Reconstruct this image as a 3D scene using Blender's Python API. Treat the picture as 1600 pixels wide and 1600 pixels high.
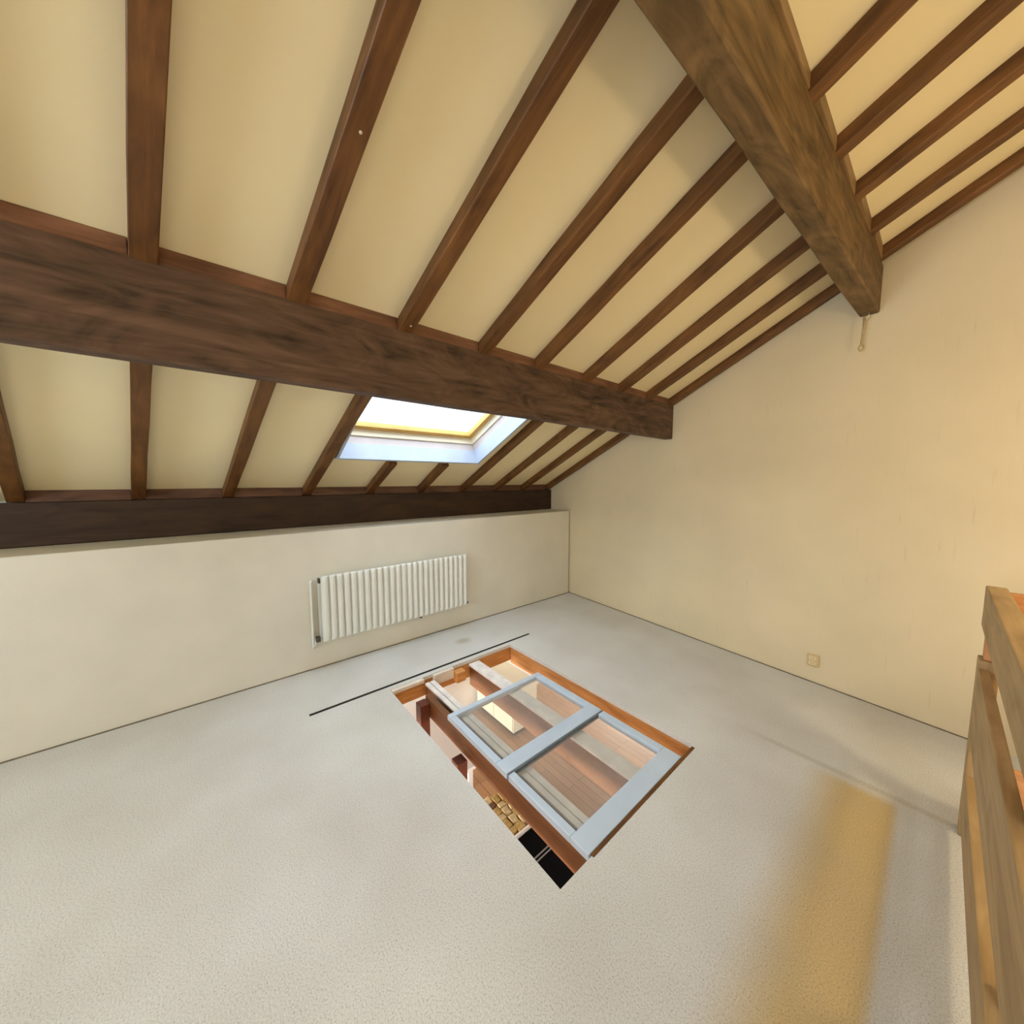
import bpy, bmesh, math, random
from mathutils import Vector, Matrix

# ------------------------------------------------------------------ clear
for o in list(bpy.data.objects):
    bpy.data.objects.remove(o, do_unlink=True)
SC = bpy.context.scene
COL = SC.collection
random.seed(4)

# ------------------------------------------------------------------ camera, world, lights, exposure
EYE = 1.55
F_PX = 560.0
PITCH = math.atan(50.0 / F_PX)                       # looking a little downwards
AZ = math.atan(672.0 * math.cos(PITCH) / F_PX)       # the far wall lies to the right
cam_d = bpy.data.cameras.new('camera')
cam_d.sensor_width = 36.0
cam_d.sensor_fit = 'HORIZONTAL'
cam_d.lens = 36.0 * F_PX / 1600.0
cam_d.clip_start = 0.02
cam = bpy.data.objects.new('camera', cam_d)
COL.objects.link(cam)
cam.location = (0, 0, EYE)
cam.rotation_euler = (math.pi / 2 - PITCH, 0, AZ)
SC.camera = cam

SC.view_settings.view_transform = 'Standard'
SC.view_settings.look = 'None'
SC.view_settings.gamma = 1.0
SC.view_settings.use_curve_mapping = False
SC.view_settings.exposure = 0.08
SC.cycles.use_denoising = True
SC.cycles.use_adaptive_sampling = True
SC.cycles.adaptive_threshold = 0.03
SC.cycles.max_bounces = 8
SC.cycles.diffuse_bounces = 5
SC.cycles.transparent_max_bounces = 12
SC.cycles.sample_clamp_indirect = 6.0

world = bpy.data.worlds.new('sky')
SC.world = world
world.use_nodes = True
bg = world.node_tree.nodes['Background']
bg.inputs['Color'].default_value = (0.80, 0.90, 1.0, 1)
bg.inputs['Strength'].default_value = 1.6

SLOPE = 0.468                 # rise of the roof per metre
A = math.atan(SLOPE)
E1 = Vector((math.cos(A), 0, math.sin(A)))       # up the slope
N1 = Vector((-math.sin(A), 0, math.cos(A)))      # outwards through the roof
D_CEIL = 3.176                # ceiling:  z = SLOPE*x + D_CEIL
D_RAFT = 3.110                # underside of the rafters


def ceil_z(x):
    return SLOPE * x + D_CEIL


def raft_z(x):
    return SLOPE * x + D_RAFT


def area_light(name, loc, direction, sx, sy, power, color, spread=math.pi):
    d = bpy.data.lights.new(name, 'AREA')
    d.shape = 'RECTANGLE'
    d.size, d.size_y = sx, sy
    d.energy = power
    d.color = color
    d.spread = spread
    o = bpy.data.objects.new(name, d)
    COL.objects.link(o)
    o.location = loc
    o.rotation_euler = Vector(direction).to_track_quat('-Z', 'Y').to_euler()
    return o


# daylight at skylight and lower window; rear, upper and lower rear ones are added
P_SKY = Vector((-2.55, 1.47, ceil_z(-2.55))) + N1 * 0.75
area_light('daylight_skylight', P_SKY, -N1, 1.9, 1.9, 62, (0.80, 0.91, 1.0))
area_light('added_light_rear', (-1.05, -3.62, 1.75), (0, 1, 0), 2.2, 1.5, 180, (0.86, 0.94, 1.0))
P_SKY2 = Vector((1.25, -0.5, ceil_z(1.25))) + N1 * 0.45
area_light('added_light_upper', P_SKY2, -N1, 1.7, 1.3, 125, (0.98, 0.98, 0.96))
area_light('daylight_lower_window', (-3.0, 6.15, -0.75), (0, -1, 0), 5.0, 1.4, 220, (1.0, 0.96, 0.9))
area_light('added_light_lower_rear', (-2.0, -3.65, -0.75), (0, 1, 0), 5.0, 1.4, 900, (1.0, 0.97, 0.93))


# ------------------------------------------------------------------ materials
def new_mat(name):
    m = bpy.data.materials.new(name)
    m.use_nodes = True
    nt = m.node_tree
    return m, nt, nt.nodes, nt.links, nt.nodes['Principled BSDF']


def ramp(nodes, stops):
    r = nodes.new('ShaderNodeValToRGB')
    e = r.color_ramp.elements
    e[0].position, e[0].color = stops[0][0], (*stops[0][1], 1)
    e[1].position, e[1].color = stops[1][0], (*stops[1][1], 1)
    for p, c in stops[2:]:
        x = e.new(p)
        x.color = (*c, 1)
    return r


def wood(name, dark, light, rough=0.55, grain=1.0, bump=0.25, knots=0.0, spec=0.35):
    """grain runs along the object's local X"""
    m, nt, nodes, links, b = new_mat(name)
    tc = nodes.new('ShaderNodeTexCoord')
    info = nodes.new('ShaderNodeObjectInfo')
    add = nodes.new('ShaderNodeVectorMath')
    add.operation = 'MULTIPLY_ADD'
    comb = nodes.new('ShaderNodeCombineXYZ')
    links.new(info.outputs['Random'], comb.inputs['X'])
    links.new(info.outputs['Random'], comb.inputs['Y'])
    add.inputs[1].default_value = (13, 7, 0)
    links.new(comb.outputs[0], add.inputs[0])
    links.new(tc.outputs['Object'], add.inputs[2])
    mp = nodes.new('ShaderNodeMapping')
    mp.inputs['Scale'].default_value = (1.3 * grain, 16 * grain, 16 * grain)
    links.new(add.outputs[0], mp.inputs['Vector'])
    n1 = nodes.new('ShaderNodeTexNoise')
    n1.inputs['Scale'].default_value = 2.2
    n1.inputs['Detail'].default_value = 6
    n1.inputs['Roughness'].default_value = 0.62
    n1.inputs['Distortion'].default_value = 0.7
    links.new(mp.outputs[0], n1.inputs['Vector'])
    mp2 = nodes.new('ShaderNodeMapping')
    mp2.inputs['Scale'].default_value = (1.6, 4.5, 4.5)
    links.new(add.outputs[0], mp2.inputs['Vector'])
    n2 = nodes.new('ShaderNodeTexNoise')
    n2.inputs['Scale'].default_value = 1.4
    n2.inputs['Detail'].default_value = 4
    n2.inputs['Distortion'].default_value = 1.6 + knots
    links.new(mp2.outputs[0], n2.inputs['Vector'])
    mx = nodes.new('ShaderNodeMix')
    mx.inputs['Factor'].default_value = 0.5
    links.new(n1.outputs['Fac'], mx.inputs['A'])
    links.new(n2.outputs['Fac'], mx.inputs['B'])
    cr = ramp(nodes, [(0.34, dark), (0.66, light)])
    links.new(mx.outputs['Result'], cr.inputs['Fac'])
    links.new(cr.outputs['Color'], b.inputs['Base Color'])
    b.inputs['Roughness'].default_value = rough
    b.inputs['Specular IOR Level'].default_value = spec
    bp = nodes.new('ShaderNodeBump')
    bp.inputs['Strength'].default_value = bump
    bp.inputs['Distance'].default_value = 0.004
    links.new(n1.outputs['Fac'], bp.inputs['Height'])
    links.new(bp.outputs['Normal'], b.inputs['Normal'])
    return m


def plain(name, col, rough=0.6, metal=0.0, var=0.06, scale=6.0, bump=0.0, bscale=60.0):
    m, nt, nodes, links, b = new_mat(name)
    tc = nodes.new('ShaderNodeTexCoord')
    n = nodes.new('ShaderNodeTexNoise')
    n.inputs['Scale'].default_value = scale
    n.inputs['Detail'].default_value = 4
    links.new(tc.outputs['Object'], n.inputs['Vector'])
    lo = tuple(c * (1 - var) for c in col)
    hi = tuple(min(1, c * (1 + var)) for c in col)
    cr = ramp(nodes, [(0.3, lo), (0.7, hi)])
    links.new(n.outputs['Fac'], cr.inputs['Fac'])
    links.new(cr.outputs['Color'], b.inputs['Base Color'])
    b.inputs['Roughness'].default_value = rough
    b.inputs['Metallic'].default_value = metal
    if bump:
        n3 = nodes.new('ShaderNodeTexNoise')
        n3.inputs['Scale'].default_value = bscale
        n3.inputs['Detail'].default_value = 3
        links.new(tc.outputs['Object'], n3.inputs['Vector'])
        bp = nodes.new('ShaderNodeBump')
        bp.inputs['Strength'].default_value = bump
        bp.inputs['Distance'].default_value = 0.004
        links.new(n3.outputs['Fac'], bp.inputs['Height'])
        links.new(bp.outputs['Normal'], b.inputs['Normal'])
    return m


def streaky_wallpaper(name, col):
    """painted wallpaper with short vertical relief streaks"""
    m, nt, nodes, links, b = new_mat(name)
    tc = nodes.new('ShaderNodeTexCoord')
    mp = nodes.new('ShaderNodeMapping')
    mp.inputs['Scale'].default_value = (55, 55, 4.0)
    links.new(tc.outputs['Object'], mp.inputs['Vector'])
    n = nodes.new('ShaderNodeTexNoise')
    n.inputs['Scale'].default_value = 1.0
    n.inputs['Detail'].default_value = 3
    links.new(mp.outputs[0], n.inputs['Vector'])
    n2 = nodes.new('ShaderNodeTexNoise')
    n2.inputs['Scale'].default_value = 1.3
    n2.inputs['Detail'].default_value = 3
    links.new(tc.outputs['Object'], n2.inputs['Vector'])
    cr = ramp(nodes, [(0.3, tuple(c * 0.93 for c in col)), (0.7, tuple(min(1, c * 1.04) for c in col))])
    links.new(n2.outputs['Fac'], cr.inputs['Fac'])
    fleck = ramp(nodes, [(0.24, (0.80, 0.78, 0.72)), (0.36, (1, 1, 1))])
    links.new(n.outputs['Fac'], fleck.inputs['Fac'])
    mul = nodes.new('ShaderNodeMix')
    mul.data_type = 'RGBA'
    mul.blend_type = 'MULTIPLY'
    mul.inputs['Factor'].default_value = 0.45
    links.new(cr.outputs['Color'], mul.inputs['A'])
    links.new(fleck.outputs['Color'], mul.inputs['B'])
    links.new(mul.outputs['Result'], b.inputs['Base Color'])
    b.inputs['Roughness'].default_value = 0.75
    b.inputs['Specular IOR Level'].default_value = 0.2
    bp = nodes.new('ShaderNodeBump')
    bp.inputs['Strength'].default_value = 0.35
    bp.inputs['Distance'].default_value = 0.004
    links.new(n.outputs['Fac'], bp.inputs['Height'])
    links.new(bp.outputs['Normal'], b.inputs['Normal'])
    return m


def carpet_mat():
    m, nt, nodes, links, b = new_mat('speckled_carpet')
    tc = nodes.new('ShaderNodeTexCoord')
    # fine speckle
    n = nodes.new('ShaderNodeTexNoise')
    n.inputs['Scale'].default_value = 190
    n.inputs['Detail'].default_value = 3
    n.inputs['Roughness'].default_value = 0.7
    links.new(tc.outputs['Object'], n.inputs['Vector'])
    cr = ramp(nodes, [(0.32, (0.40, 0.40, 0.39)), (0.43, (0.65, 0.66, 0.66)), (0.62, (0.77, 0.78, 0.78))])
    links.new(n.outputs['Fac'], cr.inputs['Fac'])
    # large soft wear clouds
    n2 = nodes.new('ShaderNodeTexNoise')
    n2.inputs['Scale'].default_value = 1.7
    n2.inputs['Detail'].default_value = 3
    links.new(tc.outputs['Object'], n2.inputs['Vector'])
    wear = ramp(nodes, [(0.35, (0.86, 0.84, 0.81)), (0.65, (1, 1, 1))])
    links.new(n2.outputs['Fac'], wear.inputs['Fac'])
    mul = nodes.new('ShaderNodeMix')
    mul.data_type = 'RGBA'
    mul.blend_type = 'MULTIPLY'
    mul.inputs['Factor'].default_value = 0.8
    links.new(cr.outputs['Color'], mul.inputs['A'])
    links.new(wear.outputs['Color'], mul.inputs['B'])
    sep = nodes.new('ShaderNodeSeparateXYZ')
    links.new(tc.outputs['Object'], sep.inputs[0])

    def math_n(op, a, bb=None):
        k = nodes.new('ShaderNodeMath')
        k.operation = op
        for i, v in enumerate((a, bb)):
            if v is None:
                continue
            if isinstance(v, (int, float)):
                k.inputs[i].default_value = v
            else:
                links.new(v, k.inputs[i])
        return k.outputs[0]

    def smooth(v, lo, hi):
        k = nodes.new('ShaderNodeMapRange')
        k.interpolation_type = 'SMOOTHSTEP'
        k.inputs['From Min'].default_value = lo
        k.inputs['From Max'].default_value = hi
        links.new(v, k.inputs['Value'])
        return k.outputs[0]
    X, Y = sep.outputs['X'], sep.outputs['Y']
    # yellow band beside the balustrade, it stops at the carpet seam
    yellow_band = math_n('MULTIPLY', smooth(X, -0.40, -0.18), math_n('SUBTRACT', 1.0, smooth(X, -0.055, -0.012)))
    yellow_band = math_n('MULTIPLY', yellow_band, math_n('SUBTRACT', 1.0, smooth(Y, 2.38, 2.47)))
    yellow_band = math_n('MULTIPLY', yellow_band, math_n('ADD', 0.62, math_n('MULTIPLY', n2.outputs['Fac'], 0.5)))
    band_mix = nodes.new('ShaderNodeMix')
    band_mix.data_type = 'RGBA'
    band_mix.blend_type = 'MULTIPLY'
    band_mix.inputs['B'].default_value = (0.90, 0.67, 0.31, 1)
    links.new(yellow_band, band_mix.inputs['Factor'])
    links.new(mul.outputs['Result'], band_mix.inputs['A'])
    # the seam itself and the brown spot near the radiator
    seam = math_n('ABSOLUTE', math_n('SUBTRACT', Y, 2.475))
    seam = math_n('SUBTRACT', 1.0, smooth(seam, 0.004, 0.035))
    seam = math_n('MULTIPLY', seam, smooth(X, -0.75, -0.45))
    dx = math_n('MULTIPLY', math_n('SUBTRACT', X, -2.87), 1.4)
    dy = math_n('SUBTRACT', Y, 1.78)
    dist = math_n('SQRT', math_n('ADD', math_n('MULTIPLY', dx, dx), math_n('MULTIPLY', dy, dy)))
    spot = math_n('SUBTRACT', 1.0, smooth(dist, 0.02, 0.12))
    both = math_n('MAXIMUM', math_n('MULTIPLY', seam, 0.35), math_n('MULTIPLY', spot, 0.55))
    st2 = nodes.new('ShaderNodeMix')
    st2.data_type = 'RGBA'
    st2.blend_type = 'MULTIPLY'
    st2.inputs['B'].default_value = (0.62, 0.52, 0.38, 1)
    links.new(both, st2.inputs['Factor'])
    links.new(band_mix.outputs['Result'], st2.inputs['A'])
    links.new(st2.outputs['Result'], b.inputs['Base Color'])
    b.inputs['Roughness'].default_value = 0.95
    b.inputs['Specular IOR Level'].default_value = 0.1
    bp = nodes.new('ShaderNodeBump')
    bp.inputs['Strength'].default_value = 0.12
    bp.inputs['Distance'].default_value = 0.004
    links.new(n.outputs['Fac'], bp.inputs['Height'])
    links.new(bp.outputs['Normal'], b.inputs['Normal'])
    return m


def glass_mat(name, tint=(1, 1, 1), gloss=0.08, dust=0.0, dustcol=(0.8, 0.82, 0.85)):
    m = bpy.data.materials.new(name)
    m.use_nodes = True
    nt = m.node_tree
    nodes, links = nt.nodes, nt.links
    nodes.remove(nodes['Principled BSDF'])
    out = nodes['Material Output']
    tr = nodes.new('ShaderNodeBsdfTransparent')
    tr.inputs['Color'].default_value = (*tint, 1)
    gl = nodes.new('ShaderNodeBsdfGlossy')
    gl.inputs['Roughness'].default_value = 0.03
    lw = nodes.new('ShaderNodeLayerWeight')
    lw.inputs['Blend'].default_value = 0.5
    pw = nodes.new('ShaderNodeMath')
    pw.operation = 'POWER'
    pw.inputs[1].default_value = 4.0
    links.new(lw.outputs['Facing'], pw.inputs[0])
    fr = nodes.new('ShaderNodeMath')
    fr.operation = 'MULTIPLY_ADD'
    fr.inputs[1].default_value = 0.45
    fr.inputs[2].default_value = 0.02
    links.new(pw.outputs[0], fr.inputs[0])
    mx = nodes.new('ShaderNodeMixShader')
    links.new(fr.outputs[0], mx.inputs[0])
    links.new(tr.outputs[0], mx.inputs[1])
    links.new(gl.outputs[0], mx.inputs[2])
    last = mx
    if dust:
        tc = nodes.new('ShaderNodeTexCoord')
        n = nodes.new('ShaderNodeTexNoise')
        n.inputs['Scale'].default_value = 3.5
        n.inputs['Detail'].default_value = 5
        links.new(tc.outputs['Object'], n.inputs['Vector'])
        mr = nodes.new('ShaderNodeMapRange')
        mr.inputs['To Min'].default_value = dust * 0.5
        mr.inputs['To Max'].default_value = dust * 1.5
        links.new(n.outputs['Fac'], mr.inputs['Value'])
        df = nodes.new('ShaderNodeBsdfDiffuse')
        df.inputs['Color'].default_value = (*dustcol, 1)
        m2 = nodes.new('ShaderNodeMixShader')
        links.new(mr.outputs[0], m2.inputs[0])
        links.new(mx.outputs[0], m2.inputs[1])
        links.new(df.outputs[0], m2.inputs[2])
        last = m2
    links.new(last.outputs[0], out.inputs['Surface'])
    return m


M = {}
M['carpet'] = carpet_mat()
M['ceiling'] = plain('cream_ceiling_paint', (0.88, 0.77, 0.50), 0.8, var=0.03, scale=1.5, bump=0.05, bscale=90)
M['gable'] = streaky_wallpaper('cream_relief_wallpaper', (0.76, 0.66, 0.46))
M['knee'] = plain('offwhite_wall_paint', (0.74, 0.72, 0.64), 0.8, var=0.05, scale=2.5, bump=0.25, bscale=120)
M['rafter'] = wood('dark_stained_rafter_wood', (0.065, 0.024, 0.006), (0.22, 0.095, 0.026), 0.5)
M['beam'] = wood('greyed_dark_beam_wood', (0.030, 0.017, 0.011), (0.18, 0.105, 0.070), 0.6, 0.55, 0.5, knots=1.5)
M['plate'] = wood('near_black_plate_wood', (0.022, 0.010, 0.005), (0.060, 0.031, 0.015), 0.6, 0.6, 0.4)
M['ridge'] = wood('weathered_tan_beam_wood', (0.045, 0.025, 0.008), (0.24, 0.145, 0.058), 0.6, 0.6, 0.6, knots=2.0)
M['plate_block'] = wood('dark_packing_wood', (0.05, 0.02, 0.010), (0.16, 0.075, 0.045), 0.5)
M['ridge_block'] = wood('pale_tan_packing_wood', (0.16, 0.095, 0.04), (0.36, 0.23, 0.11), 0.55)
M['blocking'] = wood('reddish_blocking_wood', (0.10, 0.044, 0.024), (0.28, 0.135, 0.08), 0.5)
M['pine'] = wood('golden_pine', (0.50, 0.27, 0.055), (0.72, 0.45, 0.13), 0.45)
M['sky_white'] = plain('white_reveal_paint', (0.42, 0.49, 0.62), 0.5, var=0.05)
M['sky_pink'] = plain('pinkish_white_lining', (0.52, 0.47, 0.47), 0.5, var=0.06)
M['sky_cream'] = plain('overlit_frame_cream', (0.80, 0.75, 0.58), 0.4, var=0.02)  # pale cream puts the daylight glare on the pine frame into the colour
M['radiator'] = plain('white_radiator_enamel', (0.80, 0.82, 0.78), 0.35, var=0.02)
M['metal_dark'] = plain('dull_dark_metal', (0.10, 0.09, 0.07), 0.4, 0.6)
M['brass'] = plain('aged_brass', (0.45, 0.33, 0.14), 0.35, 0.8)
M['socket'] = plain('yellowed_ivory_plastic', (0.68, 0.52, 0.28), 0.45, var=0.03)
M['socket_in'] = plain('pale_ivory_plastic', (0.80, 0.66, 0.42), 0.45, var=0.03)
M['socket_hole'] = plain('socket_recess', (0.30, 0.22, 0.10), 0.6)
M['cord'] = plain('tan_cord_fibre', (0.50, 0.38, 0.20), 0.9, var=0.2, scale=80)
M['nail'] = plain('bright_nail_steel', (0.75, 0.68, 0.55), 0.35, 0.7)
M['alu'] = plain('pale_blue_painted_aluminium', (0.56, 0.68, 0.84), 0.35, 0.0, var=0.04)
M['alu_line'] = plain('dark_sealing_strip', (0.10, 0.13, 0.16), 0.5)
M['glass'] = glass_mat('clear_window_glass')
M['dusty'] = glass_mat('dusty_floor_glass', (0.94, 0.94, 0.92), dust=0.11)
M['orange'] = wood('raw_orange_timber', (0.42, 0.17, 0.045), (0.75, 0.38, 0.13), 0.6)
M['brown'] = wood('red_brown_timber', (0.13, 0.050, 0.016), (0.25, 0.105, 0.036), 0.5)
M['post'] = wood('dark_red_post_timber', (0.09, 0.020, 0.009), (0.17, 0.045, 0.02), 0.5)
M['plaster'] = plain('cream_plaster', (0.78, 0.70, 0.62), 0.85, var=0.1, scale=20, bump=0.3)
M['white_top'] = plain('whitewashed_timber', (0.84, 0.81, 0.80), 0.8, var=0.12, scale=14, bump=0.3)
M['white_wall'] = plain('lower_room_white_paint', (0.86, 0.84, 0.80), 0.8, var=0.02)
M['rail'] = wood('honey_balustrade_wood', (0.27, 0.165, 0.068), (0.50, 0.34, 0.16), 0.5, 0.8)
M['rail_in'] = wood('orange_pine_board', (0.48, 0.20, 0.07), (0.70, 0.36, 0.15), 0.5)
M['sub'] = plain('dark_subfloor_board', (0.20, 0.12, 0.06), 0.8)
M['edge'] = plain('dark_edge_strip', (0.20, 0.165, 0.11), 0.9, var=0.3, scale=9)
M['slot'] = plain('slot_shade_black', (0.012, 0.011, 0.010), 0.9)  # near-black put in for the shade down the slot
M['black'] = plain('black_lacquer', (0.002, 0.002, 0.0022), 0.4, var=0.0)
M['black'].node_tree.nodes['Principled BSDF'].inputs['Specular IOR Level'].default_value = 0.06
M['steel'] = plain('brushed_grey_steel', (0.35, 0.35, 0.34), 0.35, 0.7)
M['cabinet'] = plain('cream_cabinet_paint', (0.88, 0.82, 0.62), 0.6, var=0.02)


def parquet():
    m, nt, nodes, links, b = new_mat('oak_strip_floor')
    tc = nodes.new('ShaderNodeTexCoord')
    br = nodes.new('ShaderNodeTexBrick')
    br.inputs['Scale'].default_value = 1.0
    br.inputs['Brick Width'].default_value = 0.7
    br.inputs['Row Height'].default_value = 0.09
    br.inputs['Mortar Size'].default_value = 0.003
    br.inputs['Color1'].default_value = (0.46, 0.25, 0.11, 1)
    br.inputs['Color2'].default_value = (0.34, 0.17, 0.07, 1)
    br.inputs['Mortar'].default_value = (0.10, 0.05, 0.02, 1)
    links.new(tc.outputs['Object'], br.inputs['Vector'])
    links.new(br.outputs['Color'], b.inputs['Base Color'])
    b.inputs['Roughness'].default_value = 0.35
    return m


M['parquet'] = parquet()
STONES = [plain('ochre_stone', (0.46, 0.30, 0.09), 0.8, var=0.25, scale=30),
          plain('tan_stone', (0.58, 0.44, 0.22), 0.8, var=0.25, scale=30),
          plain('umber_stone', (0.16, 0.07, 0.03), 0.8, var=0.25, scale=30)]


# ------------------------------------------------------------------ helpers
def tag(o, label=None, cat=None, group=None, kind=None):
    if label:
        o['label'] = label
    if cat:
        o['category'] = cat
    if group:
        o['group'] = group
    if kind:
        o['kind'] = kind
    return o


def link_mesh(name, me, mat, parent=None):
    if mat:
        me.materials.append(mat)
    o = bpy.data.objects.new(name, me)
    COL.objects.link(o)
    if parent:
        o.parent = parent
        o.matrix_parent_inverse = Matrix.Identity(4)
    return o


def empty(name, loc=(0, 0, 0), rz=0.0):
    o = bpy.data.objects.new(name, None)
    o.empty_display_size = 0.1
    COL.objects.link(o)
    o.location = loc
    o.rotation_euler = (0, 0, rz)
    return o


def box_bm(bm, x0, x1, y0, y1, z0, z1):
    v = [bm.verts.new(p) for p in ((x0, y0, z0), (x1, y0, z0), (x1, y1, z0), (x0, y1, z0),
                                   (x0, y0, z1), (x1, y0, z1), (x1, y1, z1), (x0, y1, z1))]
    for f in ((0, 3, 2, 1), (4, 5, 6, 7), (0, 1, 5, 4), (1, 2, 6, 5), (2, 3, 7, 6), (3, 0, 4, 7)):
        bm.faces.new([v[i] for i in f])
    return v


def bm_mesh(bm, name, bevel=0.0, smooth=False):
    if bevel:
        bmesh.ops.bevel(bm, geom=bm.edges[:], offset=bevel, segments=2, affect='EDGES', profile=0.6)
    bmesh.ops.recalc_face_normals(bm, faces=bm.faces[:])
    me = bpy.data.meshes.new(name)
    bm.to_mesh(me)
    bm.free()
    if smooth:
        for p in me.polygons:
            p.use_smooth = True
    return me


def box(name, x0, x1, y0, y1, z0, z1, mat, parent=None, bevel=0.003):
    """box given in the parent's (or world) coordinates; origin at its centre, local X = longest side"""
    c = Vector(((x0 + x1) / 2, (y0 + y1) / 2, (z0 + z1) / 2))
    d = [abs(x1 - x0), abs(y1 - y0), abs(z1 - z0)]
    bm = bmesh.new()
    ax = d.index(max(d))
    if ax == 0:
        L, W, Hh, rot = d[0], d[1], d[2], Matrix.Identity(3)
    elif ax == 1:
        L, W, Hh, rot = d[1], d[0], d[2], Matrix.Rotation(math.pi / 2, 3, 'Z')
    else:
        L, W, Hh, rot = d[2], d[1], d[0], Matrix.Rotation(-math.pi / 2, 3, 'Y')
    box_bm(bm, -L / 2, L / 2, -W / 2, W / 2, -Hh / 2, Hh / 2)
    bv = min(bevel, 0.3 * min(d))
    o = link_mesh(name, bm_mesh(bm, name, bv), mat, parent)
    o.matrix_local = Matrix.Translation(c) @ rot.to_4x4()
    return o


def bar(name, p0, p1, width, height, mat, parent=None, up=(0, 0, 1), bevel=0.004, wobble=0.0, seg=1):
    """timber from p0 to p1 (centre of its underside), height measured upwards along 'up'"""
    p0, p1 = Vector(p0), Vector(p1)
    d = p1 - p0
    L = d.length
    ex = d.normalized()
    ey = Vector(up).cross(ex).normalized()
    ez = ex.cross(ey)
    bm = bmesh.new()
    if seg == 1:
        box_bm(bm, 0, L, -width / 2, width / 2, 0, height)
        bm_ = bm_mesh(bm, name, bevel)
    else:
        rings = []
        for i in range(seg + 1):
            t = L * i / seg
            jy = [random.uniform(-wobble, wobble) for _ in range(2)]
            jz = random.uniform(-wobble, wobble)
            w, h = width / 2, height
            b = bevel
            pts = [(-w + b + jy[0], 0 + jz), (w - b + jy[1], 0 + jz), (w + jy[1], b + jz), (w + jy[1], h), (-w + jy[0], h), (-w + jy[0], b + jz)]
            rings.append([bm.verts.new((t, y, z)) for y, z in pts])
        for a_, b_ in zip(rings, rings[1:]):
            n = len(a_)
            for k in range(n):
                bm.faces.new((a_[k], a_[(k + 1) % n], b_[(k + 1) % n], b_[k]))
        bm.faces.new(rings[0][::-1])
        bm.faces.new(rings[-1])
        bm_ = bm_mesh(bm, name)
    o = link_mesh(name, bm_, mat, parent)
    mw = Matrix((ex, ey, ez)).transposed().to_4x4()
    mw.translation = p0
    o.matrix_local = mw
    return o


def tube(name, pts, r, mat, parent=None, sides=10):
    """round bar along a polyline"""
    bm = bmesh.new()
    pts = [Vector(p) for p in pts]
    rings = []
    for i, p in enumerate(pts):
        d = (pts[min(i + 1, len(pts) - 1)] - pts[max(i - 1, 0)]).normalized()
        a_ = d.orthogonal().normalized() if i == 0 else (prev - d * prev.dot(d)).normalized()
        prev = a_
        b_ = d.cross(a_)
        rings.append([bm.verts.new(p + (a_ * math.cos(2 * math.pi * k / sides) + b_ * math.sin(2 * math.pi * k / sides)) * r)
                      for k in range(sides)])
    for a_, b_ in zip(rings, rings[1:]):
        for k in range(sides):
            bm.faces.new((a_[k], a_[(k + 1) % sides], b_[(k + 1) % sides], b_[k]))
    bm.faces.new(rings[0][::-1])
    bm.faces.new(rings[-1])
    return link_mesh(name, bm_mesh(bm, name, smooth=True), mat, parent)


def slab_with_holes(name, x0, x1, y0, y1, z0, z1, holes, mat, frame=None):
    """horizontal slab (or slab in 'frame') pierced by rectangular holes (x0,x1,y0,y1); one mesh, inner faces dropped"""
    xs = sorted({x0, x1, *[h[0] for h in holes], *[h[1] for h in holes]})
    ys = sorted({y0, y1, *[h[2] for h in holes], *[h[3] for h in holes]})
    solid = {}
    for i in range(len(xs) - 1):
        for j in range(len(ys) - 1):
            cx, cy = (xs[i] + xs[i + 1]) / 2, (ys[j] + ys[j + 1]) / 2
            solid[i, j] = not any(h[0] < cx < h[1] and h[2] < cy < h[3] for h in holes)
    bm = bmesh.new()
    vt = {}

    def V(i, j, k):
        if (i, j, k) not in vt:
            vt[i, j, k] = bm.verts.new((xs[i], ys[j], z1 if k else z0))
        return vt[i, j, k]
    for (i, j), s in solid.items():
        if not s:
            continue
        bm.faces.new((V(i, j, 1), V(i + 1, j, 1), V(i + 1, j + 1, 1), V(i, j + 1, 1)))
        bm.faces.new((V(i, j, 0), V(i, j + 1, 0), V(i + 1, j + 1, 0), V(i + 1, j, 0)))
        if not solid.get((i - 1, j), False):
            bm.faces.new((V(i, j, 0), V(i, j, 1), V(i, j + 1, 1), V(i, j + 1, 0)))
        if not solid.get((i + 1, j), False):
            bm.faces.new((V(i + 1, j, 0), V(i + 1, j + 1, 0), V(i + 1, j + 1, 1), V(i + 1, j, 1)))
        if not solid.get((i, j - 1), False):
            bm.faces.new((V(i, j, 0), V(i + 1, j, 0), V(i + 1, j, 1), V(i, j, 1)))
        if not solid.get((i, j + 1), False):
            bm.faces.new((V(i, j + 1, 0), V(i, j + 1, 1), V(i + 1, j + 1, 1), V(i + 1, j + 1, 0)))
    o = link_mesh(name, bm_mesh(bm, name), mat)
    if frame is not None:
        o.matrix_world = frame
    return o


def frame_part(name, fr, x0, x1, y0, y1, z0, z1, mat, parent=None, bevel=0.003):
    """box in a tilted frame (the roof): fr is a 4x4 matrix"""
    o = box(name, x0, x1, y0, y1, z0, z1, mat, None, bevel)
    m = fr @ o.matrix_basis.copy()
    if parent:
        o.parent = parent
        o.matrix_parent_inverse = Matrix.Identity(4)
    o.matrix_basis = m
    return o


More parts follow.
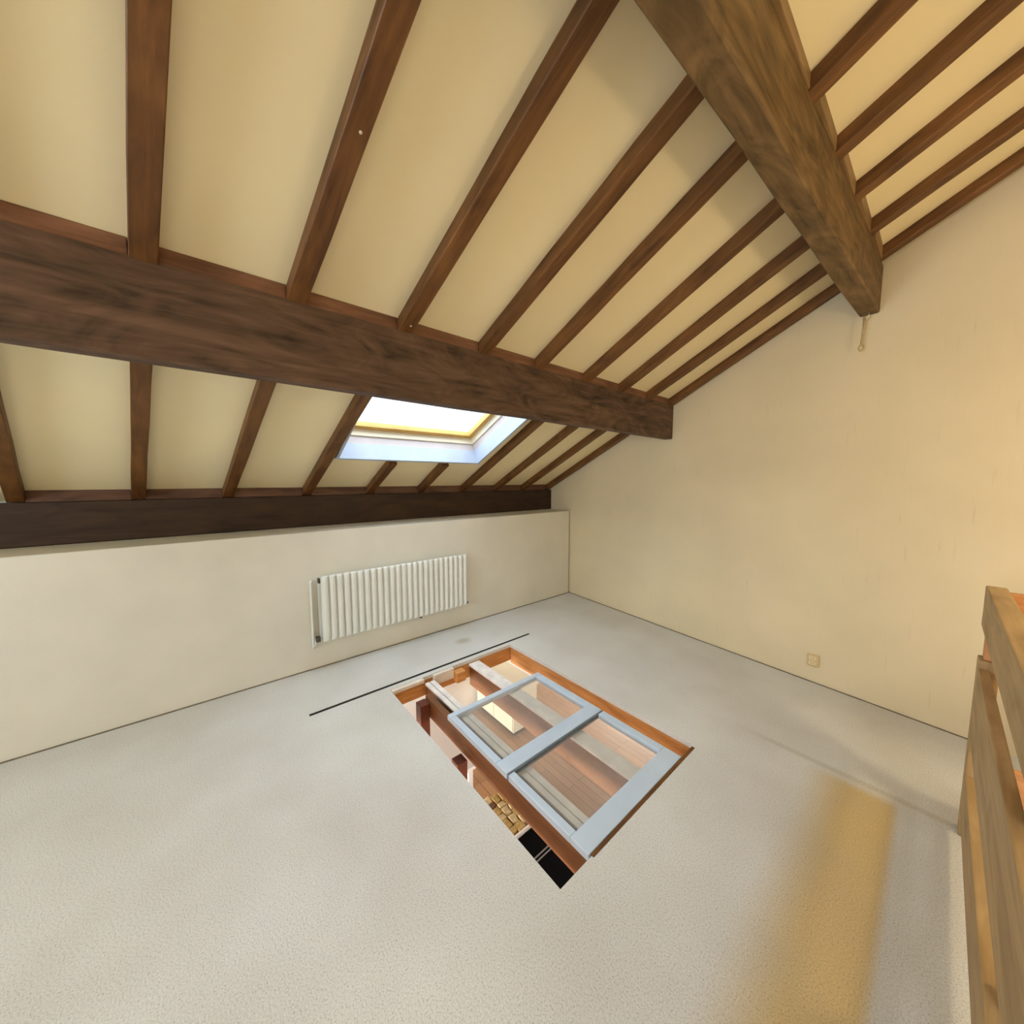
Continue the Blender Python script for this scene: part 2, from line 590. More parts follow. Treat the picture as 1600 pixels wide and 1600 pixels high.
# ================================================================== THE SETTING
# hole in the floor (glazed hatch), the dark slot beside it and the stairwell
HX0, HX1, HY0, HY1 = -2.52, -0.825, 0.93, 2.085
SLOT = (-2.592, -2.564, 0.41, 2.385)
STAIR = (0.27, 1.30, -1.2, 2.44)
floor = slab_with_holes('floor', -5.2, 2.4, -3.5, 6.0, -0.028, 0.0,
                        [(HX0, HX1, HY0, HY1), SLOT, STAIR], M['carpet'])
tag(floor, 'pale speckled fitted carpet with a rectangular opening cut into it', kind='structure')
sub = slab_with_holes('subfloor', -5.2, 2.4, -3.5, 6.0, -0.20, -0.029,
                      [(HX0 - 0.045, HX1 + 0.03, HY0 - 0.03, HY1 + 0.045), SLOT, STAIR], M['sub'])
sub.parent = floor

box('slot_shade_strip', SLOT[0] + 0.001, SLOT[1] - 0.001, SLOT[2], SLOT[3], -0.027, -0.0015, M['slot'], floor, 0.001)  # black strip stands in for the shade inside the open slot

# walls
GA = math.radians(-5.409)                       # the far wall is not quite square to the roof
GDIR = Vector((math.cos(GA), math.sin(GA), 0))
GP0 = Vector((-3.263, 3.721, 0))
bm = bmesh.new()
g = []
for t in (-0.62, 6.0):
    p = GP0 + GDIR * t
    g.append((p.x, ceil_z(p.x) + 0.0))
prof = [(-0.62, 0.0), (6.0, 0.0), (6.0, g[1][1]), (-0.62, g[0][1])]
for k, off in enumerate((0.0, 0.12)):
    for s_, z_ in prof:
        bm.verts.new((s_, off, z_))
bm.verts.ensure_lookup_table()
vs = bm.verts
bm.faces.new([vs[i] for i in (0, 1, 2, 3)])
bm.faces.new([vs[i] for i in (7, 6, 5, 4)])
for i in range(4):
    j = (i + 1) % 4
    bm.faces.new([vs[i], vs[i + 4], vs[j + 4], vs[j]])
wall_far = link_mesh('wall_far', bm_mesh(bm, 'wall_far'), M['gable'])
wall_far.location = GP0
wall_far.rotation_euler = (0, 0, GA)
tag(wall_far, 'cream sloping-topped end wall with vertical relief streaks', kind='structure')

KX = -3.21
wall_left = box('wall_left', -3.95, KX, -3.4, 3.70, 0.0, 1.135, M['knee'], bevel=0.006)
tag(wall_left, 'low off-white knee wall carrying the radiator', kind='structure')
wall_eaves = box('wall_eaves', -4.02, -3.72, -3.4, 3.74, 1.136, 1.42, M['knee'])
tag(wall_eaves, 'low eaves wall behind the bottom timber', kind='structure')

# thin dark strip where floor and walls meet
t1 = box('trim_1', KX + 0.0005, KX + 0.007, -3.37, 3.70, 0.0, 0.007, M['edge'], bevel=0.001)
tag(t1, 'thin dark carpet edge strip along the low wall', kind='structure')
t2 = box('trim_2', 0.01, 3.6, -0.0065, -0.0005, 0.0, 0.007, M['edge'], bevel=0.001)
t2.matrix_basis = Matrix.Translation(GP0) @ Matrix.Rotation(GA, 4, 'Z') @ t2.matrix_basis
tag(t2, 'thin dark carpet edge strip along the far wall', kind='structure')

# back wall behind the camera, with an added window
bm = bmesh.new()
zs = ceil_z


def wall_quad(bm, pts, y0, y1):
    a_ = [bm.verts.new((x, y0, z)) for x, z in pts]
    b_ = [bm.verts.new((x, y1, z)) for x, z in pts]
    n = len(pts)
    bm.faces.new(a_)
    bm.faces.new(b_[::-1])
    for i in range(n):
        j = (i + 1) % n
        bm.faces.new((a_[i], b_[i], b_[j], a_[j]))


WX0, WX1, WZ0, WZ1 = -2.0, -0.1, 1.05, 2.05
wall_quad(bm, [(-3.95, 0), (WX0, 0), (WX0, zs(WX0)), (-3.95, zs(-3.95))], -3.5, -3.38)
wall_quad(bm, [(WX1, 0), (2.4, 0), (2.4, zs(2.4)), (WX1, zs(WX1))], -3.5, -3.38)
wall_quad(bm, [(WX0, 0), (WX1, 0), (WX1, WZ0), (WX0, WZ0)], -3.5, -3.38)
wall_quad(bm, [(WX0, WZ1), (WX1, WZ1), (WX1, zs(WX1)), (WX0, zs(WX0))], -3.5, -3.38)
wall_back = link_mesh('wall_back', bm_mesh(bm, 'wall_back'), M['gable'])
tag(wall_back, 'cream wall behind the viewer', kind='structure')
wall_right = box('wall_right', 2.28, 2.4, -3.37, 3.18, 0.0, zs(2.28), M['gable'])
tag(wall_right, 'tall cream wall beyond the stairwell', kind='structure')

w2 = empty('window_added_2', (0, 0, 0))  # added window, unseen, lets fill light into the room
tag(w2, 'added window behind the viewer for fill light', kind='structure')
box('frame_rail', WX0, WX1, -3.47, -3.41, WZ0, WZ0 + 0.06, M['pine'], w2)
box('frame_rail', WX0, WX1, -3.47, -3.41, WZ1 - 0.06, WZ1, M['pine'], w2)
for xx in (WX0, (WX0 + WX1) / 2 - 0.03, WX1 - 0.06):
    box('frame_stile', xx, xx + 0.06, -3.47, -3.41, WZ0 + 0.06, WZ1 - 0.06, M['pine'], w2)
box('glass_pane', WX0 + 0.03, WX1 - 0.03, -3.443, -3.437, WZ0 + 0.03, WZ1 - 0.03, M['glass'], w2, 0)

# ceiling: one boarded slope, pierced by the skylight and an added second one
ROOF = Matrix((E1, Vector((0, 1, 0)), N1)).transposed().to_4x4()
ROOF.translation = Vector((0, 0, D_CEIL))


def sl(x):            # world x of a point on the ceiling -> distance up the slope
    return x / math.cos(A)


SKX0, SKX1, SKY0, SKY1 = sl(-3.02), sl(-1.93), 0.765, 2.062
S2X0, S2X1, S2Y0, S2Y1 = sl(0.75), sl(1.75), -1.1, 0.1
ceiling = slab_with_holes('ceiling', sl(-4.05), sl(2.5), -3.5, 4.2, 0.0, 0.06,
                          [(SKX0, SKX1, SKY0, SKY1), (S2X0, S2X1, S2Y0, S2Y1)], M['ceiling'], ROOF)
tag(ceiling, 'cream boarded ceiling rising to the right between the rafters', kind='structure')


def skylight(name, x0, x1, y0, y1, label, full):
    w = empty(name)
    tag(w, label, kind='structure')
    t = 0.022
    d1, d2, d3 = 0.09, 0.165, 0.235
    # reveal boards: two steps, the outer one set back
    for nm, a0, a1, ins, mt in (('reveal_board', -0.052 if full else -0.003, d1, -0.004, 'sky_white'), ('reveal_lining', d1 + 0.001, d2, 0.010, 'sky_pink')):
        frame_part(nm, ROOF, x0 - t - ins, x0 - ins, y0 - t, y1 + t, a0, a1, M[mt], w, 0.002)
        frame_part(nm, ROOF, x1 + ins, x1 + t + ins, y0 - t, y1 + t, a0, a1, M[mt], w, 0.002)
        frame_part(nm, ROOF, x0 - ins, x1 + ins, y0 - t - ins, y0 - ins, a0, a1, M[mt], w, 0.002)
        frame_part(nm, ROOF, x0 - ins, x1 + ins, y1 + ins, y1 + t + ins, a0, a1, M[mt], w, 0.002)
    # outer frame
    f = 0.05
    frame_part('frame_rail', ROOF, x0 - f, x0 + 0.005, y0 - f, y1 + f, d2, d3, M['sky_cream'], w)
    frame_part('frame_rail', ROOF, x1 - 0.005, x1 + f, y0 - f, y1 + f, d2, d3, M['sky_cream'], w)
    frame_part('frame_stile', ROOF, x0 + 0.006, x1 - 0.006, y0 - f, y0 + 0.005, d2, d3, M['sky_cream'], w)
    frame_part('frame_stile', ROOF, x0 + 0.006, x1 - 0.006, y1 - 0.005, y1 + f, d2, d3, M['sky_cream'], w)
    # sash
    g_ = 0.055
    z0, z1 = d3 - 0.012, d3 + 0.035
    frame_part('sash_rail', ROOF, x0 + 0.008, x0 + g_, y0 + 0.008, y1 - 0.008, z0, z1, M['pine'], w)
    frame_part('sash_rail', ROOF, x1 - g_, x1 - 0.008, y0 + 0.008, y1 - 0.008, z0, z1, M['pine'], w)
    frame_part('sash_stile', ROOF, x0 + g_, x1 - g_, y0 + 0.008, y0 + g_, z0, z1, M['pine'], w)
    frame_part('sash_stile', ROOF, x0 + g_, x1 - g_, y1 - g_, y1 - 0.008, z0, z1, M['pine'], w)
    frame_part('glass_pane', ROOF, x0 + g_ - 0.008, x1 - g_ + 0.008, y0 + g_ - 0.008, y1 - g_ + 0.008, z0 + 0.025, z0 + 0.031, M['glass'], w, 0)
    return w


skylight('window_1', SKX0, SKX1, SKY0, SKY1, 'pine skylight with deep white reveals below the long beam', True)
skylight('window_added_3', S2X0, S2X1, S2Y0, S2Y1, 'added upper skylight beside the stairwell for fill light', False)  # second skylight is added, out of view, to light the room

# ================================================================== TIMBERS
def wedge_strip(name, x0, x1, y0, y1, z0, mat):
    """packing piece on top of a beam between two rafters; its top follows the ceiling"""
    xm, ym = (x0 + x1) / 2, (y0 + y1) / 2
    L = (y1 - y0) / 2
    pr = [(x0, z0), (x1, z0), (x1, ceil_z(x1) - 0.001), (x0, ceil_z(x0) - 0.001)]
    bm = bmesh.new()
    rows = [[bm.verts.new((t, -(x - xm), z - z0)) for x, z in pr] for t in (-L, L)]
    bm.faces.new(rows[0])
    bm.faces.new(rows[1][::-1])
    for i in range(4):
        j = (i + 1) % 4
        bm.faces.new((rows[0][i], rows[1][i], rows[1][j], rows[0][j]))
    o = link_mesh(name, bm_mesh(bm, name, 0.003), mat)
    o.matrix_local = Matrix.Translation((xm, ym, z0)) @ Matrix.Rotation(math.pi / 2, 4, 'Z')
    return o


# long purlin (beam 1)
B1X = -1.767
GY = lambda x: GP0.y + (x - GP0.x) * math.tan(GA)
purlin = empty('roof_purlin', (B1X - 0.04, 0, 1.96))
tag(purlin, 'long dark greyed timber beam crossing the photo at mid height, under the rafters', 'beam')


def child_of(o, parent):
    o.parent = parent
    o.matrix_parent_inverse = Matrix.Translation(parent.location).inverted()
    return o


LEFT = [  # rafter centre y at x=-0.5 and at x=-3.6
    (-0.270, -0.919), (0.051, -0.396), (0.465, 0.099), (0.880, 0.647), (1.317, 1.194),
    (1.699, 1.733), (2.171, 2.272), (2.618, 2.756), (3.034, 3.216), (3.418, 3.690)]


def ry(k, x):
    a_, b_ = LEFT[k]
    return a_ + (b_ - a_) * (x + 0.5) / (-3.1)


pb = bar('beam_body', (B1X - 0.04, -3.3, 1.96), (B1X - 0.04, GY(B1X) - 0.004, 1.96), 0.08, 0.327, M['beam'],
         bevel=0.006, wobble=0.002, seg=14)
child_of(pb, purlin)
for k in range(len(LEFT) - 1):
    y0, y1 = ry(k, B1X) + 0.036, ry(k + 1, B1X) - 0.036
    s_ = wedge_strip('blocking_strip', B1X - 0.05, B1X - 0.006, y0, y1, 2.288, M['blocking'])
    child_of(s_, purlin)

# bottom wall plate
plate = empty('wall_plate', (-3.65, 0, 1.137))
tag(plate, 'near-black timber lying along the top of the low wall, at the foot of the rafters', 'beam')
PX = -3.60
pp = bar('beam_body', (PX - 0.05, -3.3, 1.137), (PX - 0.05, GY(PX) - 0.004, 1.137), 0.10, 0.272, M['plate'], bevel=0.008, wobble=0.003, seg=14)
child_of(pp, plate)
for k in range(len(LEFT) - 1):
    y0, y1 = ry(k, PX) + 0.036, ry(k + 1, PX) - 0.036
    s_ = wedge_strip('blocking_strip', PX - 0.06, PX - 0.008, y0, y1, 1.412, M['plate_block'])
    child_of(s_, plate)

# upper purlin (beam 2), very slightly out of line in plan
b2 = empty('roof_beam', (-0.44, 2, 2.645))
tag(b2, 'heavy weathered tan beam running from the top of the photo down to the far wall', 'beam')
yA, yB = -3.3, GY(-0.39) - 0.004
xr = lambda y: -0.337 - 0.036 * (3.44 - y)
o = bar('beam_body', (xr(yA) - 0.05, yA, 2.648), (xr(yB) - 0.05, yB, 2.648), 0.10, 0.287, M['ridge'], bevel=0.007, wobble=0.003, seg=16)
child_of(o, b2)

NAMES = ['cut off by the left edge of the photo', 'standing almost upright near the left edge', 'second full one from the left',
         'running to the left edge of the skylight', '', '', 'along the right edge of the skylight',
         'third from the far wall, right of the skylight', 'next to last before the far wall', 'lying flat against the far wall']
DN = (D_CEIL - D_RAFT) * math.cos(A)


def rafter(x0, y0, x1, y1, label, group, name='rafter'):
    p0 = Vector((x0, y0, raft_z(x0)))
    p1 = Vector((x1, y1, raft_z(x1)))
    o = bar(name, p0, p1, 0.07, DN - 0.001, M['rafter'], up=N1, bevel=0.003, wobble=0.0015, seg=10)
    tag(o, label, 'rafter', group)
    return o


XE = -0.47


def xend(k):        # they butt against the upper beam
    return xr(ry(k, XE)) - 0.1015


GL = 'rafters left of the upper beam'
nail_spots = []
for k in range(10):
    if k in (4, 5):
        first = k == 4
        rafter(-3.632, ry(k, -3.632), -3.048, ry(k, -3.048),
               'short dark rafter below the skylight, ' + ('left one of the two' if first else 'right one of the two'), GL, 'rafter_stub')
        r = rafter(-1.90, ry(k, -1.90), xend(k), ry(k, xend(k)),
                   ('fifth' if first else 'sixth') + ' rafter from the left above the long beam, rising over the skylight', GL)
    else:
        label = ('dark brown rafter ' if k else 'dark brown rafter beside the low wall ') + NAMES[k]
        r = rafter(-3.632, ry(k, -3.632), xend(k), ry(k, xend(k)), label, GL)
    if k in (2, 3):
        L = r.dimensions.x
        for fr in ((0.60, 0.8) if k == 2 else (0.615,)):
            bm = bmesh.new()
            bmesh.ops.create_uvsphere(bm, u_segments=8, v_segments=5, radius=0.006)
            nm = link_mesh('nail_head', bm_mesh(bm, 'nail_head', smooth=True), M['nail'], r)
            nm.location = (L * fr, 0.008, 0.0)
            nm.scale = (1, 1, 0.4)

RIGHT = [(1.750, 1.731), (2.140, 2.158), (2.528, 2.578), (2.953, 2.967), (3.355, 3.36)]
RN = ['top one right of the upper beam', 'second from the top right of the upper beam', 'third from the top right of the upper beam',
      'fourth from the top right of the upper beam', 'lowest one right of the upper beam, against the far wall']
for k, (a_, b_) in enumerate(RIGHT):
    x0, x1 = -0.36 - 0.036 * (3.44 - a_), 2.25
    f = lambda x: a_ + (b_ - a_) * (x + 0.5) / 0.8 * (0.35 if x > 0.5 else 1)
    if k == 4:
        y1e = GY(x1) - 0.04
        y0e = a_
    else:
        y0e, y1e = f(x0), f(0.3) - 0.03
    rafter(x0, y0e, x1, y1e, 'dark brown rafter, ' + RN[k], 'rafters right of the upper beam')
# blocking along the right-hand side of the upper beam
ys_ = [1.30] + [q[0] for q in RIGHT]
for k in range(len(ys_) - 1):
    y0, y1 = ys_[k] + 0.037, ys_[k + 1] - 0.037
    ym = (y0 + y1) / 2
    x1 = xr(ym) + 0.010
    s_ = wedge_strip('blocking_strip', x1 - 0.05, x1, y0, y1, 2.936, M['ridge_block'])
    child_of(s_, b2)

# ================================================================== RADIATOR
rad = empty('radiator', (-3.13, 1.31, 0.24))
tag(rad, 'white ribbed panel radiator on the low wall', 'radiator')
RY0, RY1, RZ0, RZ1 = 0.625, 1.995, 0.245, 0.785
NS = 25
pitch = (RY1 - RY0) / NS
bm = bmesh.new()
sect = []
n = 8
prof = []
hw = pitch * 0.42
for i in range(n + 1):
    t = i / n
    yy = -hw + 2 * hw * t
    prof.append((0.024 * math.sin(math.pi * t) ** 0.6, yy))
rings = []
for zz, sc in ((0.0, 0.15), (0.012, 0.8), (0.03, 1.0), (RZ1 - RZ0 - 0.035, 1.0), (RZ1 - RZ0 - 0.012, 0.75), (RZ1 - RZ0, 0.1)):
    rings.append([bm.verts.new((-0.006, -hw, zz))] + [bm.verts.new((x * sc, y, zz)) for x, y in prof] + [bm.verts.new((-0.006, hw, zz))])
for a_, b_ in zip(rings, rings[1:]):
    for i in range(len(a_)):
        j = (i + 1) % len(a_)
        bm.faces.new((a_[i], a_[j], b_[j], b_[i]))
bm.faces.new(rings[0][::-1])
bm.faces.new(rings[-1])
rib_me = bm_mesh(bm, 'rib', smooth=False)
rib_me.materials.append(M['radiator'])
for i in range(NS):
    r = bpy.data.objects.new('rib', rib_me)
    COL.objects.link(r)
    r.parent = rad
    r.location = (0.012, RY0 + pitch * (i + 0.5) - 1.31, RZ0 - 0.24)


def R(name, x0, x1, y0, y1, z0, z1, m, bev=0.004):
    return child_of(box(name, x0, x1, y0, y1, z0, z1, M[m], bevel=bev), rad)


R('front_panel', -3.136, -3.124, RY0, RY1, RZ0 - 0.004, RZ1 - 0.01, 'radiator')
R('back_panel', -3.190, -3.178, RY0 - 0.012, RY1, RZ0 - 0.01, RZ1 - 0.015, 'radiator')
R('header_pipe', -3.180, -3.125, RY0 + 0.005, RY1 - 0.005, RZ1 - 0.055, RZ1 - 0.025, 'radiator', 0.01)
R('header_pipe', -3.180, -3.125, RY0 + 0.005, RY1 - 0.005, RZ0 + 0.01, RZ0 + 0.04, 'radiator', 0.01)
R('end_cap', -3.178, -3.134, RY0 - 0.016, RY0, RZ1 - 0.06, RZ1 - 0.02, 'metal_dark', 0.006)
for yy in (0.95, 1.66):
    R('wall_bracket', -3.209, -3.18, yy, yy + 0.03, RZ0 + 0.05, RZ1 - 0.06, 'metal_dark')
pv = tube('supply_pipe', [(-3.165, RY0 - 0.02, RZ0 + 0.03), (-3.165, RY0 - 0.045, RZ0 + 0.02), (-3.165, RY0 - 0.05, RZ0 - 0.02), (-3.19, RY0 - 0.05, RZ0 - 0.045), (-3.212, RY0 - 0.05, RZ0 - 0.05)], 0.008, M['radiator'])
child_of(pv, rad)
vv = R('valve', -3.18, -3.135, RY0 - 0.05, RY0 - 0.016, RZ0 + 0.0, RZ0 + 0.04, 'metal_dark', 0.008)
tp = tube('side_pipe', [(-3.193, RY0 - 0.055, 0.745), (-3.193, RY0 - 0.06, 0.73), (-3.193, RY0 - 0.06, 0.20), (-3.200, RY0 - 0.06, 0.18)], 0.010, M['radiator'])
child_of(tp, rad)
R('vent_plug', -3.15, -3.125, RY1, RY1 + 0.018, RZ0 + 0.005, RZ0 + 0.03, 'metal_dark', 0.004)
R('drain_plug', -3.15, -3.13, 1.47, 1.49, RZ0 - 0.022, RZ0 - 0.004, 'metal_dark', 0.003)

# ================================================================== SOCKET on the far wall
so = empty('wall_socket', GP0 + GDIR * (2.735) + Vector((0, 0, 0.175)), GA)
tag(so, 'small ivory double wall socket low on the far wall', 'socket')
box('cover_plate', -0.036, 0.036, -0.014, -0.0005, -0.044, 0.044, M['socket'], so, 0.004)
for zz in (-0.02, 0.02):
    o = box('socket_insert', -0.022, 0.022, -0.0175, -0.0142, zz - 0.013, zz + 0.013, M['socket_in'], so, 0.002)
    for xx in (-0.007, 0.007):
        hdl = box('pin_hole', xx - 0.003, xx + 0.003, -0.0024, -0.0017, -0.003, 0.003, M['socket_hole'], o, 0)

# ================================================================== CORD hanging from the end of the upper beam
cx_, cy_ = -0.405, 3.395
cord = empty('hanging_cord', (cx_, cy_, 2.40))
tag(cord, 'short knotted cord hanging from a hook under the far end of the upper beam', 'cord')
c1 = tube('cord_strand', [(cx_, cy_, 2.63), (cx_ + 0.002, cy_, 2.56), (cx_ - 0.002, cy_, 2.50), (cx_ - 0.004, cy_, 2.45)], 0.007, M['cord'])
child_of(c1, cord)
lp = [(cx_ - 0.004 + 0.012 * math.sin(t), cy_, 2.432 + 0.02 * math.cos(t)) for t in [2 * math.pi * i / 14 for i in range(15)]]
c2 = tube('cord_loop', lp, 0.004, M['cord'])
child_of(c2, cord)
hk = tube('hook', [(cx_ + 0.02, cy_, 2.652), (cx_ + 0.02, cy_, 2.63), (cx_ + 0.012, cy_, 2.618), (cx_, cy_, 2.620), (cx_ - 0.004, cy_, 2.632)], 0.005, M['nail'])
child_of(hk, cord)

# ================================================================== FLOOR OPENING
# rims of the cut opening
def single(name, x0, x1, y0, y1, z0, z1, m, label, cat, group=None, bevel=0.004):
    o = box(name, x0, x1, y0, y1, z0, z1, M[m], bevel=bevel)
    return tag(o, label, cat, group)


single('trimmer_board', HX0 - 0.042, HX0, HY0 - 0.02, HY1 + 0.0, -0.155, -0.032, 'orange',
       'raw orange timber board lining the far end of the floor opening', 'board')
single('plaster_strip', HX0 - 0.002, HX0 + 0.033, HY0 + 0.005, 1.19, -0.030, -0.002, 'plaster',
       'cream plaster strip at the far left corner of the floor opening', 'plaster')
single('plaster_strip', HX0 + 0.001, HX0 + 0.034, 1.275, 1.455, -0.085, -0.002, 'plaster',
       'broken cream plaster piece between the two joist ends', 'plaster')
single('trimmer_board', HX0 + 0.001, HX1 + 0.02, HY1 + 0.001, HY1 + 0.042, -0.175, -0.030, 'orange',
       'long orange timber board along the far-wall side of the floor opening', 'board')
single('kerb_board', HX1 - 0.006, HX1 + 0.010, 1.12, HY1 - 0.02, -0.17, 0.004, 'rafter',
       'narrow brown kerb between the glass hatch and the near carpet edge', 'board')
# timber carrying the hatch, with joists behind it
single('support_timber', -2.33, HX1 - 0.004, 1.118, 1.160, -0.165, -0.030, 'brown',
       'red-brown timber under the open long side of the glass hatch', 'timber')
ja = empty('floor_joist', (-1.7, 1.23, -0.17))
tag(ja, 'whitewashed floor joist nearest the open side of the hatch', 'joist', 'joists under the hatch')
child_of(box('joist_body', HX0 + 0.036, HX1 - 0.004, 1.195, 1.27, -0.20, -0.050, M['brown']), ja)
child_of(box('white_capping', HX0 + 0.036, HX1 - 0.004, 1.193, 1.228, -0.0495, -0.033, M['white_top']), ja)
child_of(box('white_capping', HX0 + 0.036, HX1 - 0.004, 1.234, 1.272, -0.0495, -0.033, M['white_top']), ja)
jb = empty('floor_joist', (-1.7, 1.67, -0.17))
tag(jb, 'whitewashed floor joist under the far-wall half of the hatch', 'joist', 'joists under the hatch')
child_of(box('joist_body', HX0 + 0.004, HX1 - 0.004, 1.625, 1.715, -0.22, -0.050, M['brown']), jb)
child_of(box('white_capping', HX0 + 0.004, HX1 - 0.004, 1.618, 1.722, -0.0495, -0.033, M['white_top']), jb)
single('wood_block', HX0 + 0.002, HX0 + 0.075, 1.46, 1.545, -0.12, -0.036, 'orange',
       'small orange wood block between the joists at the far end of the opening', 'block')
# posts below
single('support_post', -2.335, -2.255, 1.045, 1.115, -1.89, -0.05, 'post', 'dark red post under the far end of the support timber', 'post', 'posts under the hatch')
single('support_post', -1.835, -1.760, 1.045, 1.115, -1.89, -0.17, 'post', 'dark red post under the middle of the support timber', 'post', 'posts under the hatch')

# the hatch: aluminium frame with two panes
UX0, UX1, UY0, UY1 = -1.99, -0.832, 1.108, 1.935
hatch = empty('glass_hatch', ((UX0 + UX1) / 2, (UY0 + UY1) / 2, -0.028))
tag(hatch, 'pale blue aluminium framed hatch with two glass panes lying in the floor opening', 'hatch')


def Hh(name, x0, x1, y0, y1, z0, z1, m, bev=0.004):
    return child_of(box(name, x0, x1, y0, y1, z0, z1, M[m], bevel=bev), hatch)


Hh('frame_rail', -0.932, UX1, UY0, UY1, -0.028, 0.006, 'alu')
Hh('frame_rail', -1.462, -1.368, UY0, UY1, -0.028, 0.006, 'alu')
Hh('joint_strip', -1.3675, -1.356, UY0 + 0.004, UY1 - 0.004, -0.026, 0.001, 'alu_line', 0.001)
Hh('frame_rail', UX0, UX0 + 0.04, UY0, UY1, -0.028, 0.006, 'alu')
for x0, x1 in ((UX0 + 0.0405, -1.4625), (-1.3555, -0.9325)):
    Hh('frame_rail', x0, x1, UY0, UY0 + 0.042, -0.028, 0.006, 'alu')
    Hh('frame_rail', x0, x1, UY1 - 0.055, UY1, -0.028, 0.006, 'alu')
    Hh('glass_pane', x0 - 0.006, x1 + 0.006, UY0 + 0.036, UY1 - 0.049, -0.014, -0.008, 'dusty', 0)

# ================================================================== LOWER ROOM seen through the opening
LZ = -1.90
lf = slab_with_holes('floor_lower', -5.2, 2.4, -3.5, 6.0, LZ - 0.05, LZ, [], M['parquet'])
tag(lf, 'oak strip floor of the room below', kind='structure')
for nm, a_ in (('wall_lower_left', (-4.45, -4.35, -3.5, 6.0)), ('wall_lower_right', (2.3, 2.4, -3.5, 6.0))):
    o = box(nm, a_[0], a_[1], a_[2], a_[3], LZ, -0.2, M['white_wall'])
    tag(o, 'white wall of the room below', kind='structure')
o = box('wall_lower_far', -4.35, 2.3, 5.9, 6.0, LZ, -1.35, M['white_wall'])
tag(o, 'white parapet wall under the lower window', kind='structure')
o = box('wall_lower_back', -4.35, 2.3, -3.5, -3.4, LZ, -1.35, M['white_wall'])
tag(o, 'white parapet wall under the added rear lower window', kind='structure')
w5 = empty('window_added_5', (0, 0, 0))  # added unseen window that brightens the lower room from behind
tag(w5, 'added rear window of the room below for fill light', kind='structure')
for xx in (-4.35, -2.3, -0.3, 2.24):
    box('mullion', xx, xx + 0.06, -3.48, -3.42, -1.349, -0.201, M['sky_white'], w5)
box('glass_pane', -4.29, 2.24, -3.453, -3.447, -1.345, -0.205, M['glass'], w5, 0)
tb = empty('white_table', (-3.3, 1.6, LZ))
tag(tb, 'white table seen below between the two dark red posts', 'table')
child_of(box('table_top', -4.15, -2.71, 1.1, 2.12, -1.235, -1.20, M['white_wall']), tb)
for xx in (-4.08, -3.2):
    for yy_ in (1.16, 2.0):
        child_of(box('leg', xx, xx + 0.06, yy_, yy_ + 0.06, LZ, -1.236, M['white_wall']), tb)
w4 = empty('window_4', (0, 0, 0))
tag(w4, 'wide window of the room below', kind='structure')
for xx in (-4.35, -3.3, -1.5, 0.3, 2.24):
    box('mullion', xx, xx + 0.06, 5.92, 5.98, -1.349, -0.201, M['sky_white'], w4)
box('glass_pane', -4.29, 2.24, 5.947, 5.953, -1.345, -0.205, M['glass'], w4, 0)
cabinet = empty('low_cabinet', (-3.95, 3.05, LZ))
tag(cabinet, 'cream low cabinet seen through the far glass pane', 'cabinet')
child_of(box('cabinet_body', -4.30, -3.46, 2.92, 3.35, LZ + 0.06, LZ + 0.60, M['cabinet']), cabinet)
child_of(box('cabinet_top', -4.32, -3.44, 2.90, 3.37, LZ + 0.601, LZ + 0.64, M['cabinet']), cabinet)
child_of(box('plinth', -4.28, -3.48, 2.95, 3.33, LZ, LZ + 0.059, M['metal_dark']), cabinet)
for x0, kx in ((-4.29, 0.17), (-3.87, -0.17)):
    d_ = child_of(box('door', x0, x0 + 0.40, 2.905, 2.919, LZ + 0.08, LZ + 0.58, M['cabinet']), cabinet)
    bm = bmesh.new()
    bmesh.ops.create_uvsphere(bm, u_segments=10, v_segments=6, radius=0.014)
    kn = link_mesh('knob', bm_mesh(bm, 'knob', smooth=True), M['steel'], d_)
    kn.location = (0.05, -0.02, kx)
# mottled stone bench and black cabinet beside it
SX0, SX1, SY0, SY1, SZ = -2.70, -2.225, 1.72, 2.42, -1.62
bench = empty('stone_bench', ((SX0 + SX1) / 2, (SY0 + SY1) / 2, LZ))
tag(bench, 'low bench of mottled ochre stones seen down through the opening', 'stonework')
child_of(box('core', SX0, SX1, SY0, SY1, LZ, SZ - 0.03, STONES[2]), bench)
meshes = []
for v in range(3):
    for w_ in (0.055, 0.075, 0.095):
        bm = bmesh.new()
        box_bm(bm, -w_ / 2, w_ / 2, -0.035, 0.035, 0, 0.05)
        for q in bm.verts:
            q.co += Vector((random.uniform(-.008, .008), random.uniform(-.008, .008), random.uniform(-.01, .006)))
        me = bm_mesh(bm, 'stone', 0.006)
        me.materials.append(STONES[v])
        meshes.append((w_, me, v))
yy = SY0 + 0.04
while yy < SY1 - 0.02:
    xx = SX0 + random.uniform(0.0, 0.03)
    while True:
        w_, me, v = random.choice([m_ for m_ in meshes if m_[2] != 2] * 2 + [m_ for m_ in meshes if m_[2] == 2])
        if xx + w_ > SX1:
            break
        o = bpy.data.objects.new('stone', me)
        COL.objects.link(o)
        o.parent = bench
        o.location = Vector((xx + w_ / 2, yy, SZ - 0.029)) - bench.location
        o.rotation_euler = (0, 0, random.uniform(-0.06, 0.06))
        xx += w_ + 0.008
    yy += 0.078
child_of(box('edge_board', SX1 + 0.001, SX1 + 0.016, SY0, SY1, LZ, SZ + 0.02, M['plaster']), bench)
blk = empty('black_cabinet', (-1.75, 2.3, LZ))
tag(blk, 'glossy black cabinet with two thin steel strips seen below the near corner of the opening', 'cabinet')
child_of(box('cabinet_body', SX1 + 0.02, -1.40, 1.65, 2.55, LZ, SZ - 0.01, M['black'], bevel=0.01), blk)
